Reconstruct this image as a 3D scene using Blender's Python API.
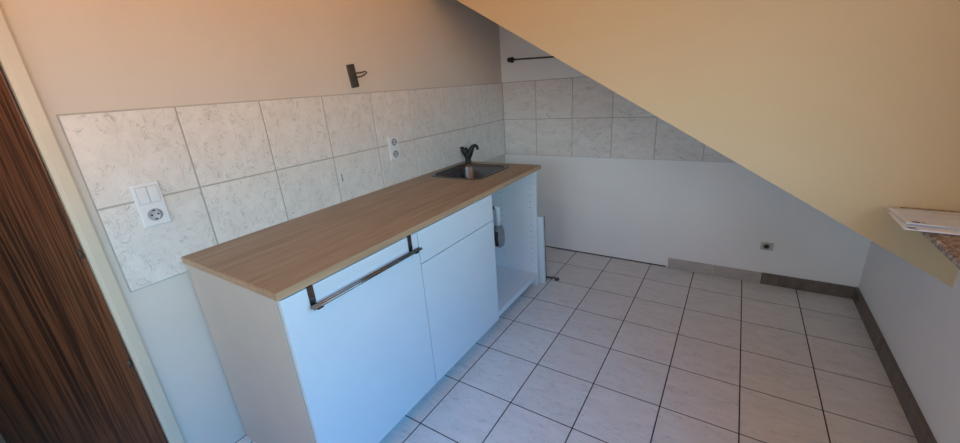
import bpy, bmesh, math, random
from mathutils import Vector, Matrix
random.seed(7)
D = bpy.data
for o in list(D.objects): D.objects.remove(o, do_unlink=True)
S = bpy.context.scene
C = S.collection
PI = math.pi

# ------------------------------------------------------------------ camera
cam = D.cameras.new('camera'); cam.sensor_width = 36; cam.lens = 388.96 * 36 / 960; cam.clip_start = .02
camo = D.objects.new('camera', cam); C.objects.link(camo)
camo.matrix_world = Matrix.Translation((1.7001, -3.0105, 1.4203)) @ (Matrix.Rotation(.5912, 4, 'Z') @ Matrix.Rotation(1.2336, 4, 'X') @ Matrix.Rotation(-.0731, 4, 'Z'))
S.camera = camo

# ------------------------------------------------------------------ room measures (metres)
W = 2.453            # room width: work wall at x = 0, knee wall at x = W, back wall at y = 0
YB = -5.2            # wall behind the camera
H = 2.45             # flat ceiling
YC = -1.0            # dormer cheek
KH, KM = .583, .599  # roof slope: height at the knee wall, rise per metre
WIN = (-4.7, -1.88, .94, 2.15)   # dormer window y0 y1 z0 z1
WIR = (.2, 1.8, .95, 2.15)       # unseen rear window added for fill light, x0 x1 z0 z1
XW = W + .05         # window plane
def slope_z(x): return KH + KM * (W - x)

# ------------------------------------------------------------------ world and light
w = D.worlds.new('world'); S.world = w; w.use_nodes = True
nt = w.node_tree; nt.nodes.clear()
wo = nt.nodes.new('ShaderNodeOutputWorld'); bg = nt.nodes.new('ShaderNodeBackground')
tc = nt.nodes.new('ShaderNodeTexCoord'); sp = nt.nodes.new('ShaderNodeSeparateXYZ'); cr = nt.nodes.new('ShaderNodeValToRGB')
mr = nt.nodes.new('ShaderNodeMapRange'); mr.inputs[1].default_value = -1; mr.inputs[2].default_value = 1
nt.links.new(tc.outputs['Generated'], sp.inputs[0]); nt.links.new(sp.outputs[2], mr.inputs[0]); nt.links.new(mr.outputs[0], cr.inputs[0])
def sky_ramp(node, ground, low, high):   # colour by height of the direction: ground, sky near the horizon, sky above
    el = node.color_ramp.elements
    while len(el) < 6: el.new(.5)
    for q, (p, c) in zip(el, ((0, ground), (.492, ground), (.508, low), (.64, low), (.74, high), (1, high))): q.position = p; q.color = (*c, 1)
# sky seen through the dormer window (+x) and through the added rear window (-y)
GX, LX, HX_ = (2.05, .86, .10), (.88, 1.43, 1.72), (.05, 1.22, 2.85)
GY, LY, HY_ = (.76, .44, .26), (1.24, 1.72, 1.98), (.12, .32, .95)
cr2 = nt.nodes.new('ShaderNodeValToRGB'); nt.links.new(mr.outputs[0], cr2.inputs[0])
sky_ramp(cr, GX, LX, HX_); sky_ramp(cr2, GY, LY, HY_)
ad = nt.nodes.new('ShaderNodeMath'); ad.operation = 'ADD'; nt.links.new(sp.outputs[0], ad.inputs[0]); nt.links.new(sp.outputs[1], ad.inputs[1])
mk = nt.nodes.new('ShaderNodeMapRange'); mk.inputs[1].default_value = -.15; mk.inputs[2].default_value = .15; nt.links.new(ad.outputs[0], mk.inputs[0])
mx = nt.nodes.new('ShaderNodeMix'); mx.data_type = 'RGBA'; nt.links.new(mk.outputs[0], mx.inputs[0])
nt.links.new(cr2.outputs[0], mx.inputs[6]); nt.links.new(cr.outputs[0], mx.inputs[7])
nt.links.new(mx.outputs[2], bg.inputs[0]); bg.inputs[1].default_value = 3.85
nt.links.new(bg.outputs[0], wo.inputs[0])
def portal(loc, rot, sx, sy):
    al = D.lights.new('window_portal', 'AREA'); al.shape = 'RECTANGLE'; al.size = sx; al.size_y = sy; al.cycles.is_portal = True
    o = D.objects.new('window_portal', al); C.objects.link(o); o.location = loc; o.rotation_euler = rot
portal((XW + .13, (WIN[0]+WIN[1])/2, (WIN[2]+WIN[3])/2), (0, PI/2, 0), WIN[3]-WIN[2], WIN[1]-WIN[0])
portal(((WIR[0]+WIR[1])/2, YB - .13, (WIR[2]+WIR[3])/2), (PI/2, 0, 0), WIR[1]-WIR[0], WIR[3]-WIR[2])
LAMP = (1.0, .62, .35); LAMPW = 0.0
if LAMPW > 0:
    pl_ = D.lights.new('ceiling_lamp', 'POINT'); pl_.energy = LAMPW; pl_.color = LAMP; pl_.shadow_soft_size = .12
    po = D.objects.new('ceiling_lamp', pl_); C.objects.link(po); po.location = (1.1, -4.2, 2.2)
S.view_settings.view_transform = 'Standard'; S.view_settings.look = 'None'; S.view_settings.gamma = 1
S.view_settings.use_curve_mapping = False; S.view_settings.exposure = 0.0

# ------------------------------------------------------------------ materials
def mat(name, col, rough=.5, metal=0., spec=.5):
    m = D.materials.new(name); m.use_nodes = True
    b = m.node_tree.nodes['Principled BSDF']
    b.inputs['Base Color'].default_value = (*col, 1); b.inputs['Roughness'].default_value = rough
    b.inputs['Metallic'].default_value = metal; b.inputs['Specular IOR Level'].default_value = spec
    return m
class NT:
    def __init__(s, m): s.t = m.node_tree; s.b = s.t.nodes['Principled BSDF']
    def n(s, typ, **kw):
        x = s.t.nodes.new('ShaderNode' + typ)
        for k, v in kw.items(): setattr(x, k, v)
        return x
    def l(s, a, b): s.t.links.new(a, b)
    def pos(s, scale, rot=(0, 0, 0)):
        c = s.n('TexCoord'); m = s.n('Mapping'); m.inputs['Scale'].default_value = scale; m.inputs['Rotation'].default_value = rot
        s.l(c.outputs['Object'], m.inputs[0]); return m.outputs[0]
    def noise(s, vec, scale, detail=3, rough=.5, dist=0.):
        x = s.n('TexNoise'); x.inputs['Scale'].default_value = scale; x.inputs['Detail'].default_value = detail
        x.inputs['Roughness'].default_value = rough; x.inputs['Distortion'].default_value = dist
        s.l(vec, x.inputs['Vector']); return x.outputs['Fac']
    def ramp(s, fac, stops):
        r = s.n('ValToRGB'); el = r.color_ramp.elements
        while len(el) < len(stops): el.new(.5)
        for a, (p, c) in zip(el, stops): a.position = p; a.color = (*c, 1) if len(c) == 3 else c
        s.l(fac, r.inputs[0]); return r.outputs[0]
    def mix(s, fac, a, b, mode='MIX'):
        x = s.n('Mix', data_type='RGBA', blend_type=mode)
        if isinstance(fac, (int, float)): x.inputs[0].default_value = fac
        else: s.l(fac, x.inputs[0])
        for i, v in ((6, a), (7, b)):
            if isinstance(v, tuple): x.inputs[i].default_value = (*v, 1)
            else: s.l(v, x.inputs[i])
        return x.outputs[2]
    def bump(s, h, strength=.2, dist=.002):
        x = s.n('Bump'); x.inputs['Strength'].default_value = strength; x.inputs['Distance'].default_value = dist
        s.l(h, x.inputs['Height']); s.l(x.outputs[0], s.b.inputs['Normal'])
    def col(s, c): s.l(c, s.b.inputs['Base Color'])

def paint(name, a, b, rough=.85):
    m = mat(name, a, rough); k = NT(m); v = k.pos((1, 1, 1))
    k.col(k.ramp(k.noise(v, 1.7, 4, .6), [(.35, a), (.7, b)]))
    k.bump(k.noise(v, 70, 4, .7), .25, .003); return m
WHITE = paint('white_wall_paint', (.83, .83, .83), (.78, .78, .78))
WARMW = paint('white_wall_paint_warm_lit', (.655, .605, .545), (.61, .56, .50))  # white wall again, with the warm light on the left wall put into its colour
CREAM = paint('cream_yellow_paint', (.655, .51, .31), (.625, .485, .29))
CEILP = paint('white_ceiling_paint', (.78, .75, .70), (.74, .71, .66))

def tile_mat(name, base, light, vein, amount, rough):
    m = mat(name, base, rough); k = NT(m)
    geo = k.n('NewGeometry'); tcn = k.n('TexCoord'); sc = k.n('VectorMath', operation='SCALE'); sc.inputs[0].default_value = (13, 29, 17)
    k.l(geo.outputs['Random Per Island'], sc.inputs['Scale'])
    ad = k.n('VectorMath', operation='ADD'); k.l(tcn.outputs['Object'], ad.inputs[0]); k.l(sc.outputs[0], ad.inputs[1])
    mp = k.n('Mapping'); mp.inputs['Rotation'].default_value = (.75, .35, .75); mp.inputs['Scale'].default_value = (.9, 2.6, 2.0)
    k.l(ad.outputs[0], mp.inputs[0]); v = mp.outputs[0]
    cloud = k.ramp(k.noise(v, 7, 5, .65, .6), [(.3, base), (.68, light)])
    n1 = k.noise(v, 8, 5, .66, 1.1)
    r1 = k.ramp(n1, [(.478, (0, 0, 0)), (.499, (1, 1, 1)), (.501, (1, 1, 1)), (.522, (0, 0, 0))])
    msk = k.ramp(k.noise(v, 13, 3, .6), [(.42, (0, 0, 0)), (.60, (1, 1, 1))])
    f = k.mix(1., r1, msk, 'MULTIPLY'); f2 = k.mix(1., f, (amount,)*3, 'MULTIPLY')
    c = k.mix(f2, cloud, vein)
    tone = k.ramp(geo.outputs['Random Per Island'], [(0, (.95, .95, .95)), (1, (1, 1, 1))])
    k.col(k.mix(1., c, tone, 'MULTIPLY'))
    return m
WTILE = tile_mat('veined_wall_tile', (.68, .635, .595), (.78, .74, .70), (.27, .25, .24), .58, .32)
FTILE = tile_mat('veined_floor_tile', (.68, .66, .63), (.77, .75, .72), (.27, .25, .24), .45, .34)
WGROUT = mat('light_wall_grout', (.45, .42, .385), .95)
FGROUT = mat('dark_floor_grout', (.055, .046, .04), .95)

def noisy(name, stops, scale, rough, vscale=(1, 1, 1), detail=4, bump=0, metal=0.):
    m = mat(name, stops[0][1], rough, metal); k = NT(m); v = k.pos(vscale)
    f = k.noise(v, scale, detail, .6); k.col(k.ramp(f, stops))
    if bump: k.bump(f, bump, .001)
    return m
OAK = mat('oak_laminate', (.4, .26, .16), .42); k = NT(OAK)
v = k.pos((17, 1.0, 17)); f = k.noise(v, 2.2, 6, .68, .55)
g = k.ramp(f, [(.30, (.245, .150, .084)), (.5, (.34, .228, .137)), (.72, (.42, .295, .182))])
f2 = k.noise(k.pos((150, 3.2, 150)), 1.6, 3, .6); g2 = k.ramp(f2, [(.35, (.78, .76, .74)), (.6, (1, 1, 1))])
k.col(k.mix(.8, g, g2, 'MULTIPLY'))
OAKEDGE = noisy('oak_edge_band', [(.3, (.40, .25, .14)), (.7, (.52, .34, .20))], 2.5, .4, (20, 1.2, 20))
WFRONT = noisy('white_melamine_front', [(.3, (.66, .725, .765)), (.7, (.69, .755, .795))], 4, .38)
WCARC = noisy('white_melamine_carcass', [(.3, (.72, .765, .80)), (.7, (.75, .795, .83))], 5, .45)
WSIDE = noisy('white_melamine_side_shade', [(.3, (.57, .49, .42)), (.7, (.605, .525, .45))], 5, .5)  # same white melamine; dimmer, warmer light on the near side put into the colour
DARKHOLE = mat('dark_hole', (.02, .02, .022), .8)
STEEL = noisy('brushed_steel', [(.3, (.125, .12, .125)), (.7, (.17, .165, .17))], 3, .24, (2, 90, 90), metal=1.)
CHROME = noisy('satin_chrome', [(.3, (.20, .195, .19)), (.7, (.28, .275, .27))], 4, .22, (30, 2, 30), metal=1.)
BLACK = noisy('matt_black_metal', [(.3, (.007, .007, .008)), (.7, (.012, .012, .013))], 30, .55)
DMETAL = noisy('dark_grey_metal', [(.3, (.035, .032, .028)), (.7, (.07, .065, .058))], 40, .5)
PLAST = noisy('white_plastic', [(.3, (.72, .72, .73)), (.7, (.75, .75, .76))], 6, .3)
PLAST2 = noisy('white_plastic_recess_shade', [(.3, (.45, .45, .47)), (.7, (.50, .50, .52))], 6, .35)  # white plastic with the shade in wells and around rockers put into the colour
GREYPL = noisy('grey_plastic', [(.3, (.19, .195, .20)), (.7, (.25, .255, .26))], 12, .5)
BEIGEPL = noisy('beige_old_plastic', [(.3, (.47, .44, .37)), (.7, (.55, .51, .44))], 14, .55)
FRAMEP = noisy('cream_door_frame_enamel', [(.3, (.56, .49, .38)), (.7, (.61, .54, .43))], 3, .35)
PAPER = noisy('white_paper', [(.3, (.77, .81, .88)), (.7, (.80, .84, .90))], 5, .7)
PAPERB = noisy('pale_printed_paper', [(.35, (.66, .72, .82)), (.62, (.76, .81, .90))], 9, .6)
INK = mat('dark_blue_ink', (.03, .05, .16), .7)
INKG = mat('grey_ink', (.38, .38, .40), .7)
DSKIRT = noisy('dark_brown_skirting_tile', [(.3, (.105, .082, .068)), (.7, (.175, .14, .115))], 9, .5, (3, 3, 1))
MAC = mat('striped_dark_wood_veneer', (.05, .02, .01), .38); k = NT(MAC)
v = k.pos((26, 26, .45)); f = k.noise(v, 1.3, 4, .62, .3)
k.col(k.ramp(f, [(.28, (.014, .007, .005)), (.41, (.058, .022, .011)), (.47, (.185, .066, .028)), (.53, (.042, .017, .009)), (.60, (.195, .072, .031)), (.72, (.055, .022, .012))]))
GRAN = mat('brown_speckled_granite', (.3, .2, .17), .25); k = NT(GRAN); v = k.pos((1, 1, 1))
a = k.ramp(k.noise(v, 55, 5, .7, .8), [(.36, (.055, .040, .035)), (.48, (.24, .165, .135)), (.6, (.42, .33, .28)), (.7, (.58, .50, .45))]); k.col(a)
GLASS = D.materials.new('window_glass'); GLASS.use_nodes = True; gt = GLASS.node_tree; gt.nodes.clear()
go = gt.nodes.new('ShaderNodeOutputMaterial'); gm = gt.nodes.new('ShaderNodeMixShader'); g1 = gt.nodes.new('ShaderNodeBsdfTransparent'); g2_ = gt.nodes.new('ShaderNodeBsdfGlossy')
g2_.inputs['Roughness'].default_value = .02; gm.inputs[0].default_value = .06
gt.links.new(g1.outputs[0], gm.inputs[1]); gt.links.new(g2_.outputs[0], gm.inputs[2]); gt.links.new(gm.outputs[0], go.inputs[0])
UPVC = noisy('white_window_frame', [(.3, (.78, .78, .77)), (.7, (.81, .81, .80))], 6, .35)

# ------------------------------------------------------------------ mesh helpers (all shapes given in world metres)
def box(bm, lo, hi, bev=0., mi=0, seg=1):
    c = [(a+b)/2 for a, b in zip(lo, hi)]; s = [abs(b-a) for a, b in zip(lo, hi)]
    r = bmesh.ops.create_cube(bm, size=1, matrix=Matrix.Translation(c) @ Matrix.Diagonal((*s, 1)))
    fs = set(f for v in r['verts'] for f in v.link_faces)
    if bev > 0:
        es = list(set(e for v in r['verts'] for e in v.link_edges))
        rb = bmesh.ops.bevel(bm, geom=es, offset=bev, segments=seg, affect='EDGES', profile=.5)
        fs = set(f for f in fs if f.is_valid) | set(rb['faces'])
    for f in fs: f.material_index = mi
    return [v for f in fs for v in f.verts]
def prism(bm, pts, vec, mi=0):
    """polygon pts (3-D) extruded by vec"""
    vec = Vector(vec); a = [bm.verts.new(p) for p in pts]; b = [bm.verts.new(Vector(p)+vec) for p in pts]
    fs = [bm.faces.new(a), bm.faces.new(b[::-1])]
    n = len(pts)
    for i in range(n): fs.append(bm.faces.new((a[i], b[i], b[(i+1) % n], a[(i+1) % n])))
    for f in fs: f.material_index = mi
    bmesh.ops.recalc_face_normals(bm, faces=fs)
    return fs
def tube(bm, pts, r, seg=12, mi=0, closed=False):
    pts = [Vector(p) for p in pts]; n = len(pts); rings = []; u = None
    rr = r if isinstance(r, (list, tuple)) else [r]*n
    for i in range(n):
        if closed: t = pts[(i+1) % n] - pts[i-1]
        else: t = pts[min(i+1, n-1)] - pts[max(i-1, 0)]
        t.normalize()
        if u is None: u = t.orthogonal().normalized()
        u = (u - t*u.dot(t)).normalized(); q = t.cross(u)
        rings.append([bm.verts.new(pts[i] + rr[i]*(u*math.cos(2*PI*j/seg) + q*math.sin(2*PI*j/seg))) for j in range(seg)])
    fs = []
    for i in range(n if closed else n-1):
        A, B = rings[i], rings[(i+1) % n]
        for j in range(seg): fs.append(bm.faces.new((A[j], A[(j+1) % seg], B[(j+1) % seg], B[j])))
    if not closed: fs += [bm.faces.new(rings[0][::-1]), bm.faces.new(rings[-1])]
    for f in fs: f.material_index = mi; f.smooth = len(f.verts) == 4
    return fs
def lathe(bm, org, axis, prof, seg=24, mi=0):
    """prof: (radius, height) along axis"""
    axis = Vector(axis).normalized(); u = axis.orthogonal().normalized(); q = axis.cross(u); org = Vector(org); rings = []; fs = []
    for r, h in prof:
        rings.append([bm.verts.new(org + axis*h + max(r, 1e-5)*(u*math.cos(2*PI*j/seg) + q*math.sin(2*PI*j/seg))) for j in range(seg)])
    for A, B in zip(rings, rings[1:]):
        for j in range(seg): fs.append(bm.faces.new((A[j], A[(j+1) % seg], B[(j+1) % seg], B[j])))
    fs += [bm.faces.new(rings[0][::-1]), bm.faces.new(rings[-1])]
    for f in fs: f.material_index = mi; f.smooth = len(f.verts) == 4
    return fs
def wpos(o):
    p = Vector((0, 0, 0))
    while o is not None: p += Vector(o.location); o = o.parent
    return p
def obj(name, bm, mats, parent=None, base=None):
    me = D.meshes.new(name)
    if base is None: base = wpos(parent) if parent else Vector((0, 0, 0))
    base = Vector(base)
    for v in bm.verts: v.co -= base
    bm.to_mesh(me); bm.free()
    for m in (mats if isinstance(mats, (list, tuple)) else [mats]): me.materials.append(m)
    o = D.objects.new(name, me); C.objects.link(o)
    if parent: o.parent = parent; o.location = base - wpos(parent)
    else: o.location = base
    return o
def tag(o, label, cat, group=None):
    o['label'] = label; o['category'] = cat
    if group: o['group'] = group
    return o
def thing(name, label, cat, loc, group=None):
    o = D.objects.new(name, None); o.empty_display_size = .05; C.objects.link(o); o.location = loc
    return tag(o, label, cat, group)
def struct(name, bm, mats, label=None, cat=None):
    o = obj(name, bm, mats); o['kind'] = 'structure'
    if label: o['label'] = label; o['category'] = cat
    return o
def B(): return bmesh.new()

# ------------------------------------------------------------------ floor
DY0, DY1, DH = -2.743, -3.56, 2.02     # doorway in the left wall
HX = -1.75           # hall beyond the doorway
bm = B()
box(bm, (-.12, YB-.1, -.06), (W+.14, .1, -.0012), mi=1)
xs = [0.0] + [.6622 + .3*i for i in range(-2, 6)] + [W]; ys = [0.0] + [-.2641 - .3*j for j in range(0, 17)] + [YB]
for x0, x1 in zip(xs, xs[1:]):
    for y1, y0 in zip(ys, ys[1:]):
        if x1-x0 > .012 and y1-y0 > .012:
            box(bm, (x0+.0028, y0+.0028, -.008), (x1-.0028, y1-.0028, 0), .0005)
struct('floor', bm, [FTILE, FGROUT], 'floor of pale veined square tiles with dark joints', 'floor')
bm = B(); box(bm, (HX, YB, -.06), (-.1205, -1.6, 0)); box(bm, (-.121, DY1, -.005), (0, DY0, -.0006))
HALLF = noisy('beige_hall_floor', [(.3, (.36, .33, .29)), (.7, (.42, .39, .34))], 8, .6)
struct('floor.001', bm, HALLF, 'beige floor of the hall beyond the dark wooden door', 'floor')

# ------------------------------------------------------------------ walls
bm = B()
box(bm, (-.12, DY0, 0), (0, .1, H)); box(bm, (-.12, YB, 0), (0, DY1, H)); box(bm, (-.12, DY1, DH), (0, DY0, H))
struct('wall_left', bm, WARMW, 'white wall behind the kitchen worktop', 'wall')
bm = B(); zt = slope_z(0)
prism(bm, [(0, 0, 0), (W, 0, 0), (W, 0, KH), (0, 0, zt)], (0, .1, 0))
struct('wall_back', bm, WHITE, 'white wall under the roof slope facing the camera', 'wall')
bm = B()
prism(bm, [(W, .1, 0), (W, YC, 0), (W, YC, KH), (W, .1, KH)], (.14, 0, 0))
box(bm, (W, YB, 0), (W+.14, YC, .858))
struct('wall_right', bm, WHITE, 'low white knee wall below the granite window sill', 'wall')
bm = B()   # dormer front above the sill, around the window
y0, y1, z0, z1 = WIN
box(bm, (XW, YB, .88), (XW+.12, y0, H)); box(bm, (XW, y1, .88), (XW+.12, YC, H))
box(bm, (XW, y0, z1), (XW+.12, y1, H)); box(bm, (XW, y0, .88), (XW+.12, y1, z0))
struct('wall_window', bm, CREAM, 'cream wall around the dormer window above the sill', 'wall')
bm = B()   # dormer cheek: vertical, its lower edge follows the roof slope
x0c = 0.0
prism(bm, [(W, YC, KH), (XW+.12, YC, KH), (XW+.12, YC, H), (x0c, YC, H), (x0c, YC, slope_z(0))], (0, .1, 0))
struct('wall_cheek', bm, CREAM, 'cream yellow dormer side wall with a slanting lower edge', 'wall')
bm = B()
prism(bm, [(W, YC+.1, KH), (0, YC+.1, slope_z(0)), (0, YC+.1, slope_z(0)+.1), (W, YC+.1, KH+.1)], (0, -YC, 0))
struct('ceiling.001', bm, CEILP, 'white sloping ceiling behind the dormer side wall', 'ceiling')
bm = B(); box(bm, (-.12, YB, H), (W+.3, YC+.1, H+.08)); struct('ceiling', bm, CEILP, 'flat white ceiling of the dormer', 'ceiling')
x0, x1, z0, z1 = WIR; bm = B()
box(bm, (-.12, YB-.1, 0), (x0, YB, H)); box(bm, (x1, YB-.1, 0), (W+.3, YB, H)); box(bm, (x0, YB-.1, 0), (x1, YB, z0)); box(bm, (x0, YB-.1, z1), (x1, YB, H))
struct('wall_front', bm, CREAM, 'cream wall behind the camera', 'wall')
# hall
bm = B(); box(bm, (HX-.1, YB, 0), (HX, -1.6, H)); box(bm, (HX, -1.7, 0), (-.12, -1.6, H)); box(bm, (HX, YB-.1, 0), (-.12, YB, H)); box(bm, (HX-.1, YB-.1, H), (-.12, -1.6, H+.08))
struct('wall_hall', bm, WHITE, 'pale walls of the hall beyond the door', 'wall')

# ------------------------------------------------------------------ tile bands on the walls
def clip(poly):   # keep what lies under the roof slope (x, z polygon)
    out = []; fn = lambda p: slope_z(p[0]) - .004 - p[1]
    for i in range(len(poly)):
        a, b = poly[i-1], poly[i]; fa, fb = fn(a), fn(b)
        if (fa >= 0) != (fb >= 0):
            t = fa/(fa-fb); out.append((a[0]+(b[0]-a[0])*t, a[1]+(b[1]-a[1])*t))
        if fb >= 0: out.append(b)
    return out
Z0, Z1, Z2 = .8265, 1.1257, 1.4223; TW = .3055; YL = -2.6815
bm = B(); box(bm, (0, YL, Z0), (.0055, 0, Z2+.002), mi=1)
yy = [-.008] + [-.2407 - TW*i for i in range(8)] + [YL]
for y1, y0 in zip(yy, yy[1:]):
    if y1-y0 < .02: continue
    for za, zb in ((Z0, Z1), (Z1, Z2)): box(bm, (.0005, y0+.003, za+.003), (.0082, y1-.003, zb-.003), .0014)
box(bm, (.0075, -1.7425, .995), (.0086, -1.7385, 1.035), mi=2)   # a dark scratch on one tile
struct('trim_1', bm, [WTILE, WGROUT, DARKHOLE], 'two rows of pale veined wall tiles above the worktop', 'wall tiles')
bm = B()
pl = clip([(.0, Z0), (W-.002, Z0), (W-.002, Z2+.002), (.0, Z2+.002)]); prism(bm, [(x, -.0055, z) for x, z in pl], (0, .0055, 0), 1)
xx = [.008] + [.3093 + TW*i for i in range(7)] + [W-.002]
for x0, x1 in zip(xx, xx[1:]):
    for za, zb in ((Z0, Z1), (Z1, Z2)):
        pl = clip([(x0+.003, za+.003), (x1-.003, za+.003), (x1-.003, zb-.003), (x0+.003, zb-.003)])
        if len(pl) >= 3: prism(bm, [(x, -.0082, z) for x, z in pl], (0, .0077, 0))
struct('trim_2', bm, [WTILE, WGROUT], 'two rows of veined wall tiles across the back wall', 'wall tiles')

# ------------------------------------------------------------------ skirting
bm = B()
box(bm, (1.385, -.012, 0), (1.676, 0, .078), .0015); box(bm, (1.680, -.012, 0), (1.964, 0, .078), .0015)
STILE = tile_mat('veined_skirting_tile_shaded', (.42, .385, .36), (.50, .46, .43), (.25, .23, .22), .4, .4)  # floor tile darkened: shade on the upright pieces put into the colour
struct('baseboard_back', bm, STILE, 'two pale tile skirting pieces on the back wall', 'skirting')
bm = B(); box(bm, (1.967, -.014, 0), (W, 0, .080), .0015)
struct('baseboard_back.001', bm, DSKIRT, 'dark brown skirting piece in the corner of the back wall', 'skirting')
bm = B(); yb = -.014
for L in (.60, .62, .60, .61, .60, .62, .6, .6):
    y2 = max(yb-L, YB); box(bm, (W-.014, y2+.001, 0), (W, yb-.001, .085), .0015); yb = y2
    if yb <= YB: break
struct('baseboard_right', bm, DSKIRT, 'dark brown skirting along the knee wall', 'skirting')
bm = B(); box(bm, (.0, -.004, 0), (1.37, 0, .008)); struct('gap_shade_strip', bm, mat('gap_shade', (.05, .047, .045), .9), 'dark strip for the shade in the gap at the foot of the back wall', 'gap')  # shade in the bare floor gap, put in as a dark strip

# ------------------------------------------------------------------ dormer window and sill
win = D.objects.new('window_1', None); C.objects.link(win); win.location = (XW+.05, (WIN[0]+WIN[1])/2, WIN[2]); win['kind'] = 'structure'
win['label'] = 'white framed dormer window over the granite sill'; win['category'] = 'window'
y0, y1, z0, z1 = WIN; ym = (y0+y1)/2
bm = B(); a, b = XW+.03, XW+.085
box(bm, (a, y0, z0), (b, y1, z0+.06), .004); box(bm, (a, y0, z1-.06), (b, y1, z1), .004)
for yc in (y0+.03, ym, y1-.03): box(bm, (a, yc-.03, z0+.06), (b, yc+.03, z1-.06), .004)
obj('window_frame', bm, UPVC, win)
for ya, yb_ in ((y0+.06, ym-.03), (ym+.03, y1-.06)):
    bm = B(); box(bm, (XW+.055, ya, z0+.06), (XW+.061, yb_, z1-.06)); obj('pane', bm, GLASS, win)
win2 = D.objects.new('fill_window', None); C.objects.link(win2); win2.location = ((WIR[0]+WIR[1])/2, YB-.05, WIR[2]); win2['kind'] = 'structure'  # made-up window, out of view, added to bring in fill light
win2['label'] = 'white framed window added behind the camera for fill light'; win2['category'] = 'window'
x0, x1, z0, z1 = WIR; xm = (x0+x1)/2; a, b = YB-.08, YB-.025; bm = B()
box(bm, (x0, a, z0), (x1, b, z0+.06), .004); box(bm, (x0, a, z1-.06), (x1, b, z1), .004)
for xc in (x0+.03, xm, x1-.03): box(bm, (xc-.03, a, z0+.06), (xc+.03, b, z1-.06), .004)
obj('window_frame', bm, UPVC, win2)
for xa, xb in ((x0+.06, xm-.03), (xm+.03, x1-.06)):
    bm = B(); box(bm, (xa, YB-.055, z0+.06), (xb, YB-.049, z1-.06)); obj('pane', bm, GLASS, win2)  # panes of the added fill window
bm = B(); box(bm, (2.252, -4.75, .860), (XW, YC, .880), .003)
tag(obj('window_sill', bm, GRAN, base=(2.4, -2.8, .86)), 'brown speckled granite window sill jutting out of the right wall', 'window sill')

# ------------------------------------------------------------------ door
door = D.objects.new('door_1', None); C.objects.link(door); door.location = (-.06, DY0, 0); door['kind'] = 'structure'
door['label'] = 'dark striped wooden door standing open at the left edge'; door['category'] = 'door'
bm = B()
def jamb(ya, s):   # moulded steel frame: s = direction into the opening
    pr = [(0, ya - s*.040), (.013, ya - s*.040), (.015, ya - s*.036), (.015, ya - s*.010), (.010, ya+s*.002), (-.12, ya+s*.002), (-.12, ya), (0, ya)]
    prism(bm, [(x, y, 0) for x, y in pr], (0, 0, DH))
jamb(DY0, -1); jamb(DY1, 1)
box(bm, (-.12, DY1-.04, DH), (.015, DY0+.04, DH+.04), .002)
obj('door_frame', bm, FRAMEP, door)
# leaf: swung into the hall about its hinge
hinge = Vector((-.012, DY0-.008, 0)); ang = math.atan2(-3.09+2.751, -.70+.012)
bm = B(); box(bm, (0, 0, .012), (.765, .040, DH-.01), .0015)
M = Matrix.Translation(hinge) @ Matrix.Rotation(ang, 4, 'Z')
bm.transform(M @ Matrix.Diagonal((1, -1, 1, 1)))
bmesh.ops.reverse_faces(bm, faces=bm.faces)
leaf = obj('door_leaf', bm, MAC, door)
for zh in (.575, 1.0, 1.72):
    bm = B(); tube(bm, [hinge + Vector((.004, -.004, zh-.014)), hinge + Vector((.004, -.004, zh+.014))], .0042, 10); obj('hinge', bm, DMETAL, leaf)

# ------------------------------------------------------------------ base cabinets
CT, CTH = .8912, .025; TOP = CT - CTH - .001
YA, Y1, Y2, YE = -2.504, -1.894, -1.282, -.664
XF = .630; XD = .611; PT = .018; DB = .075
def cabinet(label, y0, y1, plinth=True, foot=True):
    t = thing('base_cabinet', label, 'cabinet', (.31, (y0+y1)/2, 0), 'white base cabinets under the worktop')
    for s, ya in ((0, y0), (1, y1-PT)):
        bm = B(); xa, xb = .012, XD-.003
        if plinth or s == 0: prism(bm, [(xa, ya, 0), (.535, ya, 0), (.535, ya, .0725), (xb, ya, .0725), (xb, ya, TOP), (xa, ya, TOP)], (0, PT, 0))
        else: box(bm, (xa, ya, 0), (xb, ya+PT, TOP), .0008, 0)
        if s == 1 and not plinth:     # drilled rows of shelf holes on the visible inner face
            for xh in (.565, .335, .10):
                for j in range(14):
                    z = .20 + j*.044
                    lathe(bm, (xh, ya+.0004, z), (0, -1, 0), [(.0030, -.0004), (.0030, .0006)], 10, 1)
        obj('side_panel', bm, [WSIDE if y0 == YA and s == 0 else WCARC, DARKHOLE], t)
    bm = B(); box(bm, (.016, y0+PT, .062), (XD-.004, y1-PT, .098), .0008); obj('bottom_panel', bm, WCARC, t)
    bm = B(); box(bm, (.012, y0+PT, .098), (.018, y1-PT, TOP)); obj('back_panel', bm, WCARC, t)
    if plinth:
        bm = B(); box(bm, (.535, y0+PT, 0), (.551, y1-PT, .0615)); obj('plinth', bm, WCARC, t)
    return t
def front(name, t, y0, y1, z0, z1):
    bm = B(); box(bm, (XD, y0+.0022, z0), (XF, y1-.0022, z1), .0010, seg=2); return obj(name, bm, WFRONT, t)
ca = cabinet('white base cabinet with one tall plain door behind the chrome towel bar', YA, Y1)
front('door', ca, YA, Y1, DB, TOP-.006)
cb = cabinet('white base cabinet with a drawer above a door, no handles', Y1, Y2)
front('drawer', cb, Y1, Y2, .7125, TOP-.006); front('door', cb, Y1, Y2, DB, .7080)
cc = cabinet('white base cabinet standing open without a door, below the sink', Y2, YE, plinth=False)
bm = B()   # bare hinge arm left on the partition of the open unit
box(bm, (.50, Y2+PT, .755), (.585, Y2+PT+.012, .795), .002); box(bm, (.575, Y2+PT+.002, .745), (.600, Y2+PT+.034, .805), .003)
box(bm, (.595, Y2+PT+.006, .752), (.607, Y2+PT+.040, .772), .002)
o = obj('hinge', bm, DMETAL, cc); o['label'] = 'dark metal hinge'

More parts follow.
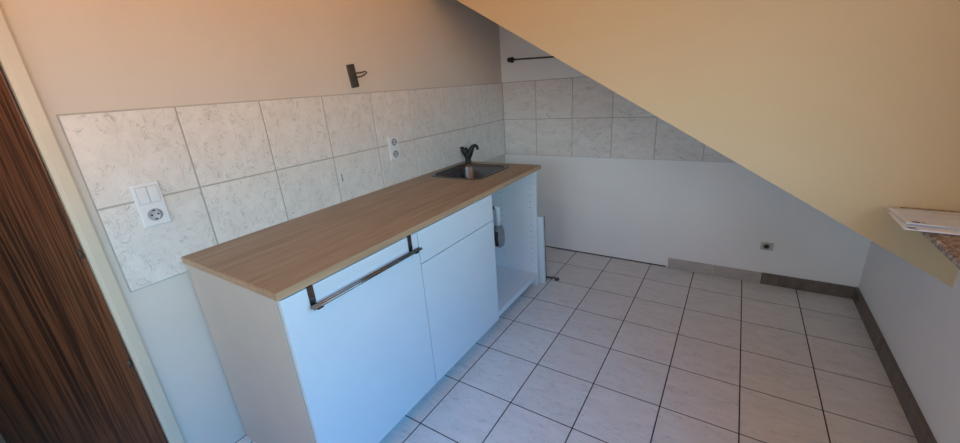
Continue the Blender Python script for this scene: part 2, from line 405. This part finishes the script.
# ------------------------------------------------------------------ worktop with a cut-out for the sink
SX0, SX1, SY0, SY1 = .062, .462, -1.152, -.718      # sink rim
def rrect(x0, x1, y0, y1, r, n=8):
    out = []
    for cx, cy, a0 in ((x1-r, y1-r, 0), (x0+r, y1-r, PI/2), (x0+r, y0+r, PI), (x1-r, y0+r, 1.5*PI)):
        for i in range(n+1):
            a = a0 + PI/2*i/n; out.append((cx+r*math.cos(a), cy+r*math.sin(a)))
    return out
OX0, OX1, OY0, OY1 = .0085, .636, -2.512, -.651
inner = rrect(SX0+.015, SX1-.015, SY0+.015, SY1-.015, .06)
cx, cy = (SX0+SX1)/2, (SY0+SY1)/2
def to_outer(p):
    dx, dy = p[0]-cx, p[1]-cy; ts = []
    if dx > 1e-9: ts.append((OX1-cx)/dx)
    if dx < -1e-9: ts.append((OX0-cx)/dx)
    if dy > 1e-9: ts.append((OY1-cy)/dy)
    if dy < -1e-9: ts.append((OY0-cy)/dy)
    t = min(ts); return (cx+dx*t, cy+dy*t)
outer = [to_outer(p) for p in inner]
for c in ((OX0, OY0), (OX1, OY0), (OX1, OY1), (OX0, OY1)):      # snap the nearest ray end onto each corner
    i = min(range(len(outer)), key=lambda j: (outer[j][0]-c[0])**2 + (outer[j][1]-c[1])**2 if outer[j] not in ((OX0, OY0), (OX1, OY0), (OX1, OY1), (OX0, OY1)) else 9)
    outer[i] = c
bm = B(); n = len(inner); zt, zb = CT, CT-CTH
vt = [[bm.verts.new((x, y, z)) for x, y in ring] for ring, z in ((outer, zt), (inner, zt), (outer, zb), (inner, zb))]
for i in range(n):
    j = (i+1) % n
    for q, mi in (((vt[0][i], vt[0][j], vt[1][j], vt[1][i]), 0), ((vt[2][i], vt[3][i], vt[3][j], vt[2][j]), 0), ((vt[0][i], vt[2][i], vt[2][j], vt[0][j]), 1), ((vt[1][i], vt[1][j], vt[3][j], vt[3][i]), 0)):
        f = bm.faces.new(q); f.material_index = mi
bmesh.ops.recalc_face_normals(bm, faces=bm.faces)
es = [e for e in bm.edges if len(set(f.material_index for f in e.link_faces)) == 2 and e.verts[0].co.z > zt-1e-4 and e.verts[1].co.z > zt-1e-4]
bmesh.ops.bevel(bm, geom=es, offset=.002, segments=2, affect='EDGES', material=1)
tag(obj('worktop', bm, [OAK, OAKEDGE], base=(.32, -1.58, zb)), 'long oak-look laminate worktop lying on the white cabinets', 'worktop')

# ------------------------------------------------------------------ sink
sink = thing('sink', 'square steel sink with rounded corners set into the far end of the worktop', 'sink', (cx, cy, CT))
def ring_surface(bm, rings, cap=True):
    V = [[bm.verts.new((x, y, z)) for x, y in r] for r, z in rings]
    for A, Bq in zip(V, V[1:]):
        for i in range(len(A)):
            f = bm.faces.new((A[i], A[(i+1) % len(A)], Bq[(i+1) % len(A)], Bq[i])); f.smooth = True
    if cap: bm.faces.new(V[-1])
def ins(d, r): return rrect(SX0+d, SX1-d, SY0+d, SY1-d, r)
bm = B()
ring_surface(bm, [(ins(.000, .075), CT+.0003), (ins(.002, .074), CT+.003), (ins(.010, .07), CT+.0042), (ins(.018, .07), CT+.0032), (ins(.024, .07), CT-.003), (ins(.030, .07), CT-.02), (ins(.040, .07), CT-.12), (ins(.055, .065), CT-.145), (ins(.085, .06), CT-.155)])
bmesh.ops.recalc_face_normals(bm, faces=bm.faces)
obj('basin', bm, STEEL, sink)
bm = B(); lathe(bm, (cx, cy, CT-.1555), (0, 0, 1), [(.042, 0), (.042, .002), (.034, .003), (.030, .0012), (.006, .001)], 28); o = obj('drain', bm, CHROME, sink)
bm = B(); zt = CT-.157       # drain pipe and grey bottle trap hanging below the basin
px, py = .42, -.885
tube(bm, [(cx, cy, zt), (cx, cy, zt-.05), (cx+.01, cy, zt-.075), (cx+.04, cy+.01, zt-.085), (px-.03, py, zt-.09), (px, py, zt-.10), (px, py, zt-.235)], .019, 14)
obj('drain_pipe', bm, PLAST, sink)
bm = B(); tz = .355
lathe(bm, (px, py, tz), (0, 0, 1), [(.012, .0), (.030, .012), (.040, .045), (.040, .115), (.032, .145), (.022, .16)], 24)
o = obj('trap', bm, GREYPL, sink); o['label'] = 'grey plastic trap'
bm = B(); tube(bm, [(px+.012, py-.046, tz+.03), (px+.010, py-.049, tz+.075), (px+.012, py-.046, tz+.125)], .010, 12); o = obj('hose', bm, DARKHOLE, sink); o['label'] = 'short dark hose'

# ------------------------------------------------------------------ tap
tx, ty = .078, -.690; tap = thing('mixer_tap', 'small black mixer tap behind the steel sink', 'tap', (tx, ty, CT))
bm = B(); lathe(bm, (tx, ty, CT), (0, 0, 1), [(.025, 0), (.025, .004), (.021, .008), (.021, .03), (.026, .05), (.027, .066), (.021, .072)], 24); obj('body', bm, BLACK, tap)
bm = B()
tube(bm, [(tx-.004, ty-.002, CT+0.0516), (tx-.014, ty-.008, CT+0.0774), (tx-.020, ty-.012, CT+0.0963), (tx-.022, ty-.013, CT+0.1049)], [.022, .025, .026, .021], 18)
obj('cartridge_housing', bm, BLACK, tap)
bm = B()
P = [(tx+.004, ty+.002, CT+0.0430), (tx+.018, ty+.007, CT+0.0731), (tx+.028, ty+.011, CT+0.0963), (tx+.040, ty+.016, CT+0.1152), (tx+.056, ty+.021, CT+0.1230), (tx+.068, ty+.025, CT+0.1152), (tx+.071, ty+.026, CT+0.0998)]
tube(bm, P, [.023, .022, .019, .015, .012, .0105, .0105], 16); sp_ = obj('spout', bm, BLACK, tap)
bm = B(); lathe(bm, (tx+.0712, ty+.026, CT+0.1002), (0, 0, -1), [(.0115, 0), (.0115, .008), (.008, .009)], 16); o = obj('aerator', bm, CHROME, sp_); o['label'] = 'bright chrome aerator'
bm = B(); tube(bm, [(tx-.022, ty-.013, CT+0.1015), (tx-.030, ty-.018, CT+0.1092), (tx-.042, ty-.026, CT+0.1101)], [.010, .009, .007], 12); obj('lever', bm, BLACK, tap)

# ------------------------------------------------------------------ towel bar hung over the first door
yA, yB_ = -2.405, -1.945; bz = .797
tb = thing('towel_bar', 'chrome double towel bar hooked over the nearest cabinet door', 'towel bar', (XF+.015, (yA+yB_)/2, bz))
for yq in (yA, yB_):
    bm = B()
    box(bm, (XF+.0008, yq-.011, bz-.004), (XF+.0028, yq+.011, TOP-.0040), .0004)
    box(bm, (XD-.0028, yq-.011, TOP-.0056), (XF+.0028, yq+.011, TOP-.0036), .0004)
    box(bm, (XD-.0028, yq-.011, TOP-.035), (XD-.0008, yq+.011, TOP-.0046), .0004)
    box(bm, (XF+.0008, yq-.011, bz-.005), (XF+.040, yq+.011, bz-.002), .0004)
    obj('hook', bm, CHROME, tb)
for dx in (.021, .035):
    bm = B(); tube(bm, [(XF+dx, yA-.022, bz+.003), (XF+dx, yB_+.030, bz+.003)], .0050, 14); obj('rod', bm, CHROME, tb)

# ------------------------------------------------------------------ switch and sockets on the tiles
TX = .0082
def socket_insert(name, par, yc, zc, x, r=.0195, wall='x'):
    """Schuko well: ring, recess floor, two pin holes, two earth clips"""
    ax = Vector((1, 0, 0)); o = Vector((x, yc, zc))
    bm = B(); lathe(bm, o, ax, [(r+.003, -.0005), (r+.003, .0006), (r, .0014), (r-.0008, .0002), (.002, .0002)], 32); well = obj(name, bm, PLAST2, par)
    bm = B()
    for s in (-1, 1): lathe(bm, o + Vector((0, s*.0095, 0)), ax, [(.0032, 0), (.0032, .0010)], 14)
    for s in (-1, 1): box(bm, (x, yc-.004, zc+s*(r-.004)-.002), (x+.0018, yc+.004, zc+s*(r-.004)+.002))
    obj('contact', bm, DARKHOLE, well)
    bm = B()      # shade inside the deep well, put in as a dark crescent
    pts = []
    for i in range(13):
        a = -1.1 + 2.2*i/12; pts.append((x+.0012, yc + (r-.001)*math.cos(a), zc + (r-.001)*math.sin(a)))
    tube(bm, pts, [.0008+.0030*math.sin(PI*i/12) for i in range(13)], 8); obj('well_shade', bm, GREYPL, well)
sw = thing('switch_socket_plate', 'white plate with double light switch over a socket, on the nearest wall tile', 'switch', (TX, -2.5435, 1.031))
bm = B(); box(bm, (TX, -2.5845, 1.031), (TX+.010, -2.5025, 1.184), .004, seg=3); obj('cover_plate', bm, PLAST, sw)
bm = B(); box(bm, (TX+.0098, -2.5745, 1.112), (TX+.0106, -2.5125, 1.172), .0003); obj('switch_frame', bm, PLAST2, sw)
for ya, yb_ in ((-2.573, -2.5442), (-2.5428, -2.514)):
    bm = B(); vv = box(bm, (TX+.0104, ya, 1.1135), (TX+.0150, yb_, 1.1705), .0015, seg=2)
    for q in set(bm.verts):
        if q.co.z > 1.14 and q.co.x > TX+.012: q.co.x += .002
    obj('rocker', bm, PLAST, sw)
socket_insert('socket', sw, -2.5435, 1.070, TX+.010)
so = thing('double_socket', 'white double wall socket on the tiles halfway along the worktop', 'socket', (TX, -1.3465, 1.037))
bm = B(); box(bm, (TX, -1.3865, 1.037), (TX+.010, -1.3065, 1.171), .004, seg=3); obj('cover_plate', bm, PLAST, so)
for zc in (1.1385, 1.0695): socket_insert('socket', so, -1.3465, zc, TX+.010)

# ------------------------------------------------------------------ dark bracket on the white wall
br = thing('wall_bracket', 'dark metal bracket plate with a bent wire arm on the wall above the tiles', 'bracket', (0, -1.552, 1.452))
bm = B(); box(bm, (.0, -.024, -.056), (.012, .022, .056), .003, seg=2)
for dz in (-.04, .0, .04): lathe(bm, (.012, 0, dz), (1, 0, 0), [(.0035, -.001), (.0035, .0015), (.001, .0022)], 10)
bm.transform(Matrix.Translation((0, -1.558, 1.508)) @ Matrix.Rotation(math.radians(7), 4, 'X')); obj('plate', bm, DMETAL, br)
bm = B(); tube(bm, [(.012, -1.545, 1.500), (.03, -1.525, 1.503), (.048, -1.512, 1.513), (.056, -1.506, 1.520), (.048, -1.509, 1.526), (.03, -1.52, 1.523), (.012, -1.545, 1.520)], .0032, 8); obj('arm', bm, DMETAL, br)

# ------------------------------------------------------------------ rail on the back wall
rl = thing('wall_rail', 'thin black rail mounted on the back wall above the tiles', 'rail', (.40, 0, 1.58))
bm = B(); tube(bm, [(.105, -.045, 1.5915), (.72, -.045, 1.572)], .0055, 12); obj('rod', bm, BLACK, rl)
for xq, zq in ((.105, 1.5915), (.70, 1.5726)):
    bm = B(); lathe(bm, (xq, 0, zq), (0, -1, 0), [(.022, 0), (.022, .006), (.010, .010), (.009, .032), (.0165, .036), (.0185, .045), (.0165, .054), (.006, .058)], 20); obj('mount', bm, BLACK, rl)

# ------------------------------------------------------------------ small outlet low on the back wall
ol = thing('aerial_outlet', 'small old beige aerial outlet low on the back wall', 'outlet', (1.968, 0, .246))
bm = B(); box(bm, (1.930, -.010, .247), (2.002, 0, .301), .004, seg=2); obj('cover_plate', bm, BEIGEPL, ol)
bm = B(); lathe(bm, (1.964, -.010, .275), (0, -1, 0), [(.019, -.001), (.019, .003), (.0145, .005), (.0135, .0015), (.004, .001)], 24); rg = obj('ring', bm, GREYPL, ol)
bm = B(); lathe(bm, (1.964, -.0112, .275), (0, -1, 0), [(.0125, 0), (.0125, .0012)], 20); obj('hole', bm, DARKHOLE, rg)

# ------------------------------------------------------------------ loose board leaning on the cabinet end, hinge on the floor
lb = thing('loose_board', 'narrow white board leaning upright against the open cabinet end', 'board', (.50, -.635, 0))
bm = B(); box(bm, (.17, -.013, 0), (.642, .013, .525), .001)
R = Matrix.Translation((0, -.6225, .0006)) @ Matrix.Rotation(math.radians(2.3), 4, 'X'); bm.transform(R); obj('panel', bm, WFRONT, lb)
bm = B(); box(bm, (.17, .0132, 0.001), (.647, .0160, .524)); bm.transform(R); o = obj('shadow_sheet', bm, DSKIRT, lb); o['label'] = 'thin dark sheet for the shadow line beside the board'  # dark sheet added in place of the shadow line behind the board
hg = thing('cabinet_hinge', 'small dark metal hinge lying loose on the floor tiles by the board', 'hinge', (.665, -.545, 0))
bm = B(); box(bm, (.612, -.553, .0), (.668, -.537, .010), .002); box(bm, (.655, -.549, .006), (.690, -.541, .016), .002); obj('arm', bm, DMETAL, hg)
bm = B(); lathe(bm, (.702, -.545, 0), (0, 0, 1), [(.019, 0), (.019, .002), (.0165, .003), (.0165, .011), (.012, .012)], 20); obj('cup', bm, DMETAL, hg)

# ------------------------------------------------------------------ papers on the sill
def sheet(name, label, corner, rz, wx, wy, z, lift, m, marks):
    """paper lying on the sill with its left edge free over the sill front; corner = far-left corner"""
    t = thing(name, label, 'paper', (corner[0], corner[1], z)); bm = B(); nx, ny = 14, 12; th = .0009
    def pt(u, v, h):
        x, y = u*wx, -v*wy; zz = z + h + lift*(1-u)**2*(.3+.7*v) + .0025*math.sin(PI*u)*math.sin(2.4*v)
        c, s = math.cos(rz), math.sin(rz); return (corner[0]+c*x-s*y, corner[1]+s*x+c*y, zz)
    G = [[[bm.verts.new(pt(i/nx, j/ny, h)) for j in range(ny+1)] for i in range(nx+1)] for h in (0, th)]
    for i in range(nx):
        for j in range(ny):
            for L in (0, 1):
                f = bm.faces.new((G[L][i][j], G[L][i+1][j], G[L][i+1][j+1], G[L][i][j+1])); f.smooth = True
    rim = [(i, 0) for i in range(nx)] + [(nx, j) for j in range(ny)] + [(i, ny) for i in range(nx, 0, -1)] + [(0, j) for j in range(ny, 0, -1)]
    for a, b in zip(rim, rim[1:]+rim[:1]): bm.faces.new((G[0][a[0]][a[1]], G[0][b[0]][b[1]], G[1][b[0]][b[1]], G[1][a[0]][a[1]]))
    bmesh.ops.recalc_face_normals(bm, faces=bm.faces); obj('page', bm, m, t)
    if marks:
        for mat_, lst in marks:
            for u0, u1, v0, v1 in lst:
                bm = B(); N = 6
                for i in range(N):
                    ua, ub = u0+(u1-u0)*i/N, u0+(u1-u0)*(i+1)/N
                    f = bm.faces.new([bm.verts.new(pt(u, v_, th+.0003)) for u, v_ in ((ua, v0), (ub, v0), (ub, v1), (ua, v1))])
                bmesh.ops.remove_doubles(bm, verts=bm.verts, dist=1e-6); bmesh.ops.recalc_face_normals(bm, faces=bm.faces)
                obj('print', bm, mat_, t)
    return t
sheet('paper_sheet', 'white sheet lying lowest on the granite sill, edge poking out toward the room', (2.200, -1.085), -.02, .297, .210, .8802, .004, PAPER, [(INK, [(.04, .11, .86, .90), (.05, .12, .93, .955)])])
sheet('paper_sheet', 'white printed sheet on top of the other paper on the granite sill', (2.204, -1.040), .03, .297, .212, .8822, .010, PAPERB, [(INK, [(.07, .13, .84, .90), (.15, .17, .85, .89)]), (INKG, [(.36, .95, .20, .215), (.45, .97, .42, .43), (.30, .90, .965, .985)])])
